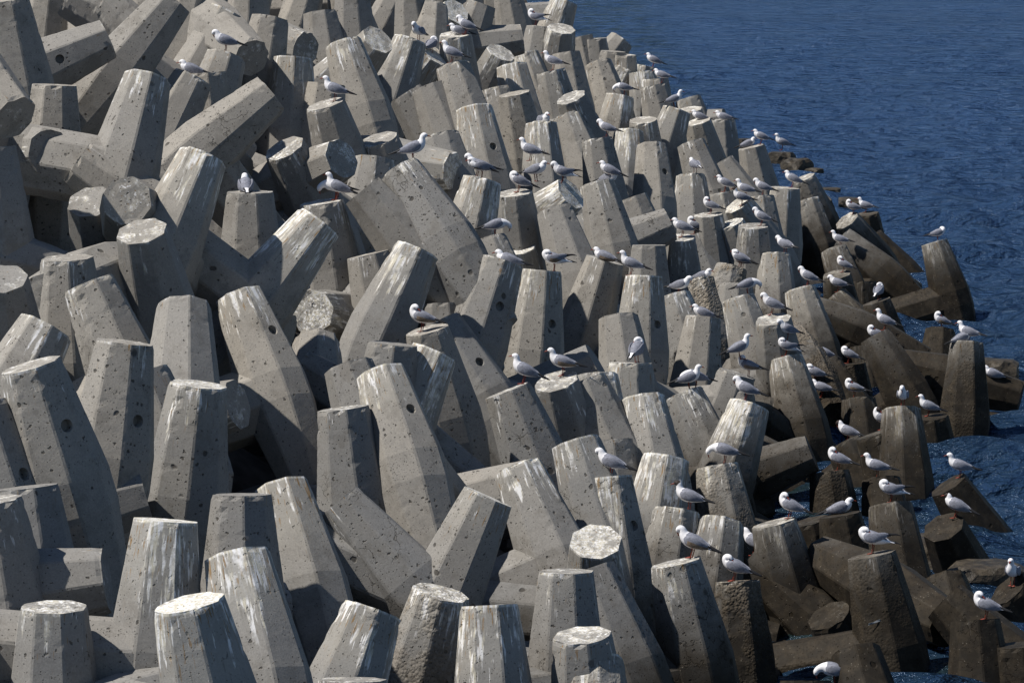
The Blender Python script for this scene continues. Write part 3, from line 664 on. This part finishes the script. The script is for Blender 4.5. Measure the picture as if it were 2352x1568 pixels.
    me = bpy.data.meshes.new('gull')
    me.from_pydata([tuple(v) for v in V], [], F)
    for m in GM: me.materials.append(m)
    me.polygons.foreach_set('material_index', MI)
    me.polygons.foreach_set('use_smooth', [True] * len(F))
    me.update()
    return me
GULL_MESH = {}
def gull_of(pose, hood, young, ruffle):
    key = (pose, hood, young, ruffle)
    if key not in GULL_MESH:
        sit = pose == 't'
        GULL_MESH[key] = gull_mesh('h' if sit else pose, hood, young, sit, ruffle)
    return GULL_MESH[key]
# feet x, y, pose, heading (deg: 0 right of the picture, 90 away, 180 left, 270 to the viewer), extras
G = [
(528,114,'p',180,''),(443,159,'t',178,''),(773,233,'s',172,''),(947,373,'s',5,''),(1095,404,'p',172,'y'),(1117,399,'h',190,''),
(1039,143,'s',172,''),(961,90,'p',235,''),(991,117,'r',60,'t'),(1073,80,'p',170,''),(1056,78,'h',178,'t'),(776,453,'d',186,''),(789,450,'s',176,''),
(566,440,'t',95,''),(1234,38,'b',172,'u'),(1273,163,'s',165,''),(1502,161,'h',172,''),(1436,218,'d',178,''),(1527,203,'h',165,''),(1546,248,'s',8,''),
(1246,284,'t',300,''),(1664,275,'t',172,''),(1606,271,'t',172,''),(1396,308,'p',168,''),(1220,369,'s',165,''),(1193,443,'r',180,''),(1230,416,'h',340,''),
(1285,417,'p',185,'u'),(1403,411,'h',170,''),(1412,430,'t',320,''),(1598,397,'h',115,''),(1708,313,'h',8,'t'),(1749,325,'h',172,''),(1797,345,'s',190,''),
(1664,436,'h',172,''),(1712,450,'s',168,''),(1752,449,'p',168,''),(1632,491,'b',170,''),(1570,543,'h',172,''),(1595,532,'b',172,''),(1722,487,'s',175,'d'),
(1749,517,'p',172,''),(1136,539,'d',2,''),(1170,608,'t',168,''),(1276,619,'r',178,'yu'),(1392,602,'t',160,'y'),(1453,631,'s',170,''),(1560,679,'p',345,''),
(1612,642,'t',335,''),(1614,725,'t',170,''),(1706,606,'r',160,''),(1713,630,'s',160,''),(1713,670,'d',5,''),(1822,429,'h',172,''),(1963,492,'b',165,''),
(1991,487,'s',170,''),(2152,551,'r',2,''),(1802,582,'p',140,''),(1931,567,'s',170,''),(1936,626,'b',168,''),(1858,654,'p',168,''),(1921,668,'p',165,''),
(2017,688,'r',60,''),(1774,724,'p',165,''),(1809,780,'p',200,''),(2028,784,'b',172,''),(2032,752,'s',168,''),(2162,757,'b',175,'y'),(2227,788,'s',165,''),
(2206,784,'t',10,''),(1801,816,'r',178,'u'),(1894,832,'h',170,''),(1946,832,'r',170,''),(1872,878,'r',175,''),(1889,912,'h',165,''),(1965,912,'b',172,'y'),
(2071,933,'p',262,''),(2135,956,'s',170,''),(2027,987,'b',170,'d'),(1949,1014,'p',165,'d'),(1926,1079,'b',165,''),(2017,1098,'s',172,''),(2214,1095,'s',170,''),
(2047,1152,'r',172,'u'),(2205,1178,'h',165,'d'),(2283,866,'t',170,''),(1814,1191,'b',168,''),(1926,1178,'t',3,''),(2007,1268,'r',172,'u'),(2325,1343,'s',255,''),
(2267,1418,'b',170,''),(1750,1283,'p',150,''),(1919,1572,'d',178,''),(1212,873,'s',175,''),(1296,861,'s',172,'y'),(1463,832,'r',70,''),(1583,897,'s',3,''),
(1600,888,'d',185,''),(1713,919,'p',165,''),(1699,824,'s',10,''),(1724,861,'b',172,'y'),(1665,1064,'d',172,''),(1403,1095,'p',160,''),(1584,1169,'s',160,'d'),
(1587,1276,'p',168,'y'),(1685,1331,'r',168,''),(972,760,'b',168,'y'),
]
POSE_WORDS = {'s': 'alert', 'h': 'hunched', 'p': 'preening breast', 'b': 'preening wing', 'r': 'head tucked back', 'd': 'bending down', 't': 'sitting'}
def heading_words(h):
    h %= 360
    return 'facing left' if 130 <= h < 225 else 'seen from behind' if 50 < h < 130 else 'facing viewer' if 225 <= h < 310 else 'facing right'
def place_words(x, y):
    return '%d%% across, %d%% down' % (round(100 * x / W), round(100 * y / H))
def block_words(k):
    x0, y0, x1, y1, t, w, g, ex = B[k]
    lean = math.degrees(math.atan2(x0 - x1, y1 - y0))
    how = 'end-on' if t >= 35 else 'lying' if abs(lean) > 62 else 'left-leaning' if lean < -9 else 'right-leaning' if lean > 9 else 'upright'
    if ex.get('rough', 0) >= .8: look = 'crumbling'
    elif ex.get('wet', 0) >= .6: look = 'dark wet'
    elif g >= .7: look = 'heavily white-streaked'
    elif ex.get('pit', 0) >= .7: look = 'deeply pitted'
    elif g >= .4: look = 'white-streaked'
    else: look = 'plain grey'
    return ('%s block' % look, how, look)
GULLS = []
for k, (e, x, y) in enumerate(BLOCKS):
    if k < len(B):
        _, how, look = block_words(k)
        cap = ' with pale flat end' if 10 <= B[k][4] < 35 else ' with round hole' if 'hole' in B[k][7] else ''
        xx, yy = B[k][0] * .75 + B[k][2] * .25, B[k][1] * .75 + B[k][3] * .25
        e['label'] = '%s %s concrete block%s, top at %s' % (how, look, cap, place_words(max(4, xx), max(6, yy)))
    elif y > 300:
        e['label'] = 'dark wet concrete block low in a gap, top at %s' % place_words(x, y)
    else:
        e['label'] = 'plain grey concrete block in the farthest row at the crest, %d%% across' % round(100 * x / W)
def perch(x, y):
    best = None
    for (tx, ty, p, a, d) in TIPS:
        s = TIPW * FV / d
        if math.hypot(tx - x, ty - y) > 1.0 * s: continue
        u = a.orthogonal().normalized(); v = a.cross(u)
        for r in (0, .07, .14, .19):
            for k in range(1 if r == 0 else 16):
                an = k * math.pi / 8
                q = p + u * r * math.cos(an) + v * r * math.sin(an)
                qx, qy, qd = proj(q)
                e = math.hypot(qx - x, qy - y) + 2.0 * max(0, 1 - a.z * 1.6) * 6
                if best is None or e < best[0] - 1e-6: best = (e, q, d)
    return best
def build_gulls(caster=None):
    for i, (x, y, pose, h, ex) in enumerate(G):
        r = random.Random(i + 90)
        bp = perch(x, y)
        if bp is None or bp[0] > 26:
            if bp is None: bp = min(((math.hypot(t[0] - x, t[1] - y), t[2], t[4]) for t in TIPS), key=lambda q: q[0])
            hit = caster(x, y) if caster else None
            pos = hit if hit else at(x, y, bp[2])
            if hit and (hit - CAM).dot(FWD) > bp[2] * 1.08: pos = at(x, y, bp[2])
        else: pos = bp[1]
        sit = 't' in ex
        me = gull_of('t' if (sit and pose == 'h') else pose, 'd' in ex, 'y' in ex, 1.0 if 'u' in ex else 0.0)
        o = bpy.data.objects.new('gull', me); COL.objects.link(o)
        sc = 1.09 * r.uniform(.97, 1.05)
        o.scale = (sc, sc, sc)
        o.rotation_euler = (r.uniform(-.05, .05), math.radians(-2 + r.uniform(-6, 5)), math.radians(h + r.uniform(-5, 5)))
        o.location = pos - Vector((0, 0, .006))
        if sit and pose != 'h': o.location.z -= .05
        o['category'] = 'gull'; o['group'] = 'gulls resting on the breakwater'
        col = 'dark-headed' if 'd' in ex else 'brown-winged' if 'y' in ex else 'pale grey'
        k = min(range(len(TIPS)), key=lambda q: math.hypot(TIPS[q][0] - x, TIPS[q][1] - y))
        host = 'on ' + block_words(k)[0] if bp is not None and math.hypot(TIPS[k][0] - x, TIPS[k][1] - y) < 70 and k < len(B) else 'among blocks'
        o['label'] = '%s gull %s, %s, %s, %s' % (col, POSE_WORDS['t' if sit else pose], heading_words(h), host, place_words(x, y - 25))
        if len(o['label'].split()) > 15: o['label'] = '%s gull %s, %s, %s' % (col, POSE_WORDS['t' if sit else pose], host, place_words(x, y - 25))
        GULLS.append(o)

# ------------------------------------------------------------------ the setting
def sea():
    nr, nc = 760, 330
    ys = 27.0 * (330 / 27.0) ** (np.arange(nr) / (nr - 1.0))
    u = np.linspace(-.10, .175, nc)
    Y = np.repeat(ys[:, None], nc, 1)
    X = np.sin(u)[None, :] * Y * 1.0 + np.linspace(-2, 3, nc)[None, :]
    Z = np.zeros_like(X)
    r = np.random.RandomState(5)
    for k in range(46):
        lam = 0.7 * (4.2 ** r.rand())
        th = math.radians(-118 + r.normal() * 30)
        amp = 0.0155 * lam ** 0.8 * r.uniform(.5, 1.0)
        kx, ky = 2 * math.pi / lam * math.cos(th), 2 * math.pi / lam * math.sin(th)
        ph = r.rand() * 6.28
        arg = kx * X + ky * Y + ph + .8 * np.sin(X * .11 + k) * np.cos(Y * .05 + k)
        fade = np.clip(lam / (Y * .0085 + .0001) - .8, 0, 1)
        Z += amp * (np.sin(arg) + .22 * np.sin(2 * arg + 1.2)) * fade
    V = np.stack([X, Y, Z], -1).reshape(-1, 3)
    idx = np.arange(nr * nc).reshape(nr, nc)
    Fq = np.stack([idx[:-1, :-1], idx[:-1, 1:], idx[1:, 1:], idx[1:, :-1]], -1).reshape(-1, 4)
    me = bpy.data.meshes.new('water')
    me.vertices.add(len(V)); me.vertices.foreach_set('co', V.ravel())
    me.loops.add(Fq.size); me.loops.foreach_set('vertex_index', Fq.ravel())
    me.polygons.add(len(Fq)); me.polygons.foreach_set('loop_start', np.arange(0, Fq.size, 4)); me.polygons.foreach_set('loop_total', np.full(len(Fq), 4))
    me.update(calc_edges=True); me.validate()
    me.polygons.foreach_set('use_smooth', [True] * len(Fq))
    me.materials.append(M_SEA)
    o = bpy.data.objects.new('water', me); COL.objects.link(o); o['kind'] = 'structure'
    # open sea all round, just below the modelled waves
    s = 4000
    o2 = mesh_object('sea', [(-s, -s, -.16), (s, -s, -.16), (s, s, -.16), (-s, s, -.16)], [(0, 1, 2, 3)], [M_SEA]); o2['kind'] = 'structure'
sea()

def rubble():
    A = np.array([[1, t[2].x, t[2].y] for t in TIPS]); z = np.array([t[2].z for t in TIPS])
    c = np.linalg.lstsq(A, z, rcond=None)[0]
    nx, ny = 70, 110
    V, F = [], []
    for j in range(ny):
        y = 18 + j * 1.0
        for i in range(nx):
            x = -32 + i * .8
            p = Vector((x, y, 0))
            h = c[0] + c[1] * x + c[2] * y - 2.35
            near = min(math.hypot(t[2].x - x, t[2].y - y) for t in TIPS)
            h = min(h, 5.2) - 1.6 * max(0, near - 1.6) + .35 * mnoise.noise(p * .9) + .18 * mnoise.noise(p * 2.6)
            V.append((x, y, max(h, -3)))
    for j in range(ny - 1):
        for i in range(nx - 1):
            a = j * nx + i
            F.append((a, a + 1, a + nx + 1, a + nx))
    o = mesh_object('rubble_ground', V, F, [M_RUBBLE]); o['kind'] = 'structure'
rubble()

def boulder(x, y, size, flat, label, seed, dz=.0):
    d = (CAM.z - .05) / -(ray(x, y).z)
    p = at(x, y, d)
    bm = bmesh.new(); bmesh.ops.create_icosphere(bm, subdivisions=3, radius=1)
    V = []
    off = Vector((seed * 5.1, seed, seed * 2.2))
    for v in bm.verts:
        q = v.co
        k = 1 + .35 * mnoise.noise(q * 1.1 + off) + .14 * mnoise.noise(q * 3.1 + off)
        q = Vector((max(-.8, min(.8, q.x * k)), max(-.8, min(.8, q.y * k)), min(.75, q.z * k)))
        V.append((q.x * size, q.y * size * .8, q.z * size * flat))
    bm.verts.index_update()
    F = [tuple(v.index for v in f.verts) for f in bm.faces]; bm.free()
    o = mesh_object('boulder', V, F, [M_ROCK])
    o.location = p + Vector((0, 0, dz)); o.rotation_euler = (0, 0, seed * 1.3)
    o['category'] = 'rock'; o['label'] = label; o['group'] = 'weedy rocks at the waterline'
    return o
for k, q in enumerate([
    (1704, 338, .42, .8, 'rough round brown rock at the far waterline below a sitting gull'),
    (1793, 375, .48, .9, 'dark square-topped rock in the far water under a standing gull'),
    (1832, 388, .5, .8, 'dark wet rock in the far water, right of a square-topped one'),
    (1870, 392, .3, .35, 'low dark rock barely awash, farthest right of the far rocks'),
    (1899, 441, .45, .35, 'flat dark wedge of rock alone in the water beyond the blocks'),
    (1955, 468, .5, .4, 'low brown rock behind a pair of gulls on twin pillars'),
    (1985, 572, .5, .5, 'dark weedy rock right of a short pillar at the water'),
    (2065, 660, .55, .45, 'black wet rock between slanting block and lone pillar'),
    (2135, 1290, .62, .7, 'rusty brown rock at the foot of a pale square pillar'),
    (2266, 1336, .62, .5, 'rusty brown flat-topped rock awash left of the gull facing the viewer'),
    (2052, 800, .5, .5, 'weed-covered rock in the water left of the rounded block'),
    (2275, 860, .6, .6, 'dark lump of rock behind the tall dark pillar at the right'),
    (2260, 1500, .5, .35, 'low wet rock beside the bottom right pillar'),
    ]):
    boulder(*q, k + 1)

# ------------------------------------------------------------------ light, sky, camera
w = bpy.data.worlds.new('World'); SC.world = w; w.use_nodes = True
nt = w.node_tree; nt.nodes.clear()
sky = nt.nodes.new('ShaderNodeTexSky'); sky.sky_type = 'NISHITA'; sky.sun_disc = False
bg = nt.nodes.new('ShaderNodeBackground'); wo = nt.nodes.new('ShaderNodeOutputWorld')
nt.links.new(sky.outputs[0], bg.inputs[0]); nt.links.new(bg.outputs[0], wo.inputs[0])
SUN_EL, SUN_AZ = 54.0, 78.0       # the sun stands over the viewer's left shoulder
el, az = math.radians(SUN_EL), math.radians(SUN_AZ)
to_sun = Vector((-math.cos(el) * math.sin(az), -math.cos(el) * math.cos(az), math.sin(el)))
sky.sun_elevation = el
sky.sun_rotation = math.atan2(to_sun.x, to_sun.y)
sky.air_density = 1.0; sky.dust_density = .15; sky.ozone_density = 3.0
bg.inputs[1].default_value = SKY
sl = bpy.data.lights.new('sun', 'SUN'); sl.energy = SUN; sl.angle = math.radians(.5); sl.color = (1, .945, .865)
so = bpy.data.objects.new('sun', sl); COL.objects.link(so)
so.rotation_euler = to_sun.to_track_quat('Z', 'Y').to_euler(); so.location = (0, 0, 60)
cam = bpy.data.cameras.new('camera'); co = bpy.data.objects.new('camera', cam); COL.objects.link(co)
cam.sensor_width = 36; cam.lens = 36 * FV / W
cam.clip_start = .5; cam.clip_end = 9000
co.location = CAM; co.rotation_euler = (math.pi / 2 - PITCH, 0, 0)
SC.camera = co
SC.view_settings.view_transform = 'Standard'; SC.view_settings.look = 'None'
SC.view_settings.exposure = EXPOSURE; SC.view_settings.gamma = 1
SC.render.engine = 'CYCLES'; SC.cycles.max_bounces = 6; SC.cycles.use_denoising = True

# gulls last: those not on a leg's end stand where the line of sight meets a block
bpy.context.view_layer.update()
dg = bpy.context.evaluated_depsgraph_get()
def caster(x, y):
    ok, loc, n, idx, ob, m = SC.ray_cast(dg, CAM, ray(x, y).normalized())
    return loc if ok and ob.name.split('.')[0] in ('leg', 'shank', 'boulder') else None
build_gulls(caster)

h = caster(2008, 1428)
if h:
    V = []; F = []
    for i in range(9):
        for j in range(4):
            u = i / 8 - .5
            V.append((u * .13, -.004 + .003 * math.sin(i * .9 + j), (j - 1.5) * .007 + u * .05 + .002 * math.sin(i * 1.3)))
    for i in range(8):
        for j in range(3): F.append((i * 4 + j, i * 4 + 4 + j, i * 4 + 5 + j, i * 4 + 1 + j))
    M_FILM = plain('clear crumpled plastic', (.16, .17, .18), .25, .3, 40, .6)
    o = mesh_object('plastic_scrap', V, F, [M_FILM]); o.location = h - FWD * .02
    sm = o.modifiers.new('thickness', 'SOLIDIFY'); sm.thickness = .003
    o['category'] = 'litter'; o['label'] = 'thin scrap of clear plastic on the dark pillar under a gull'
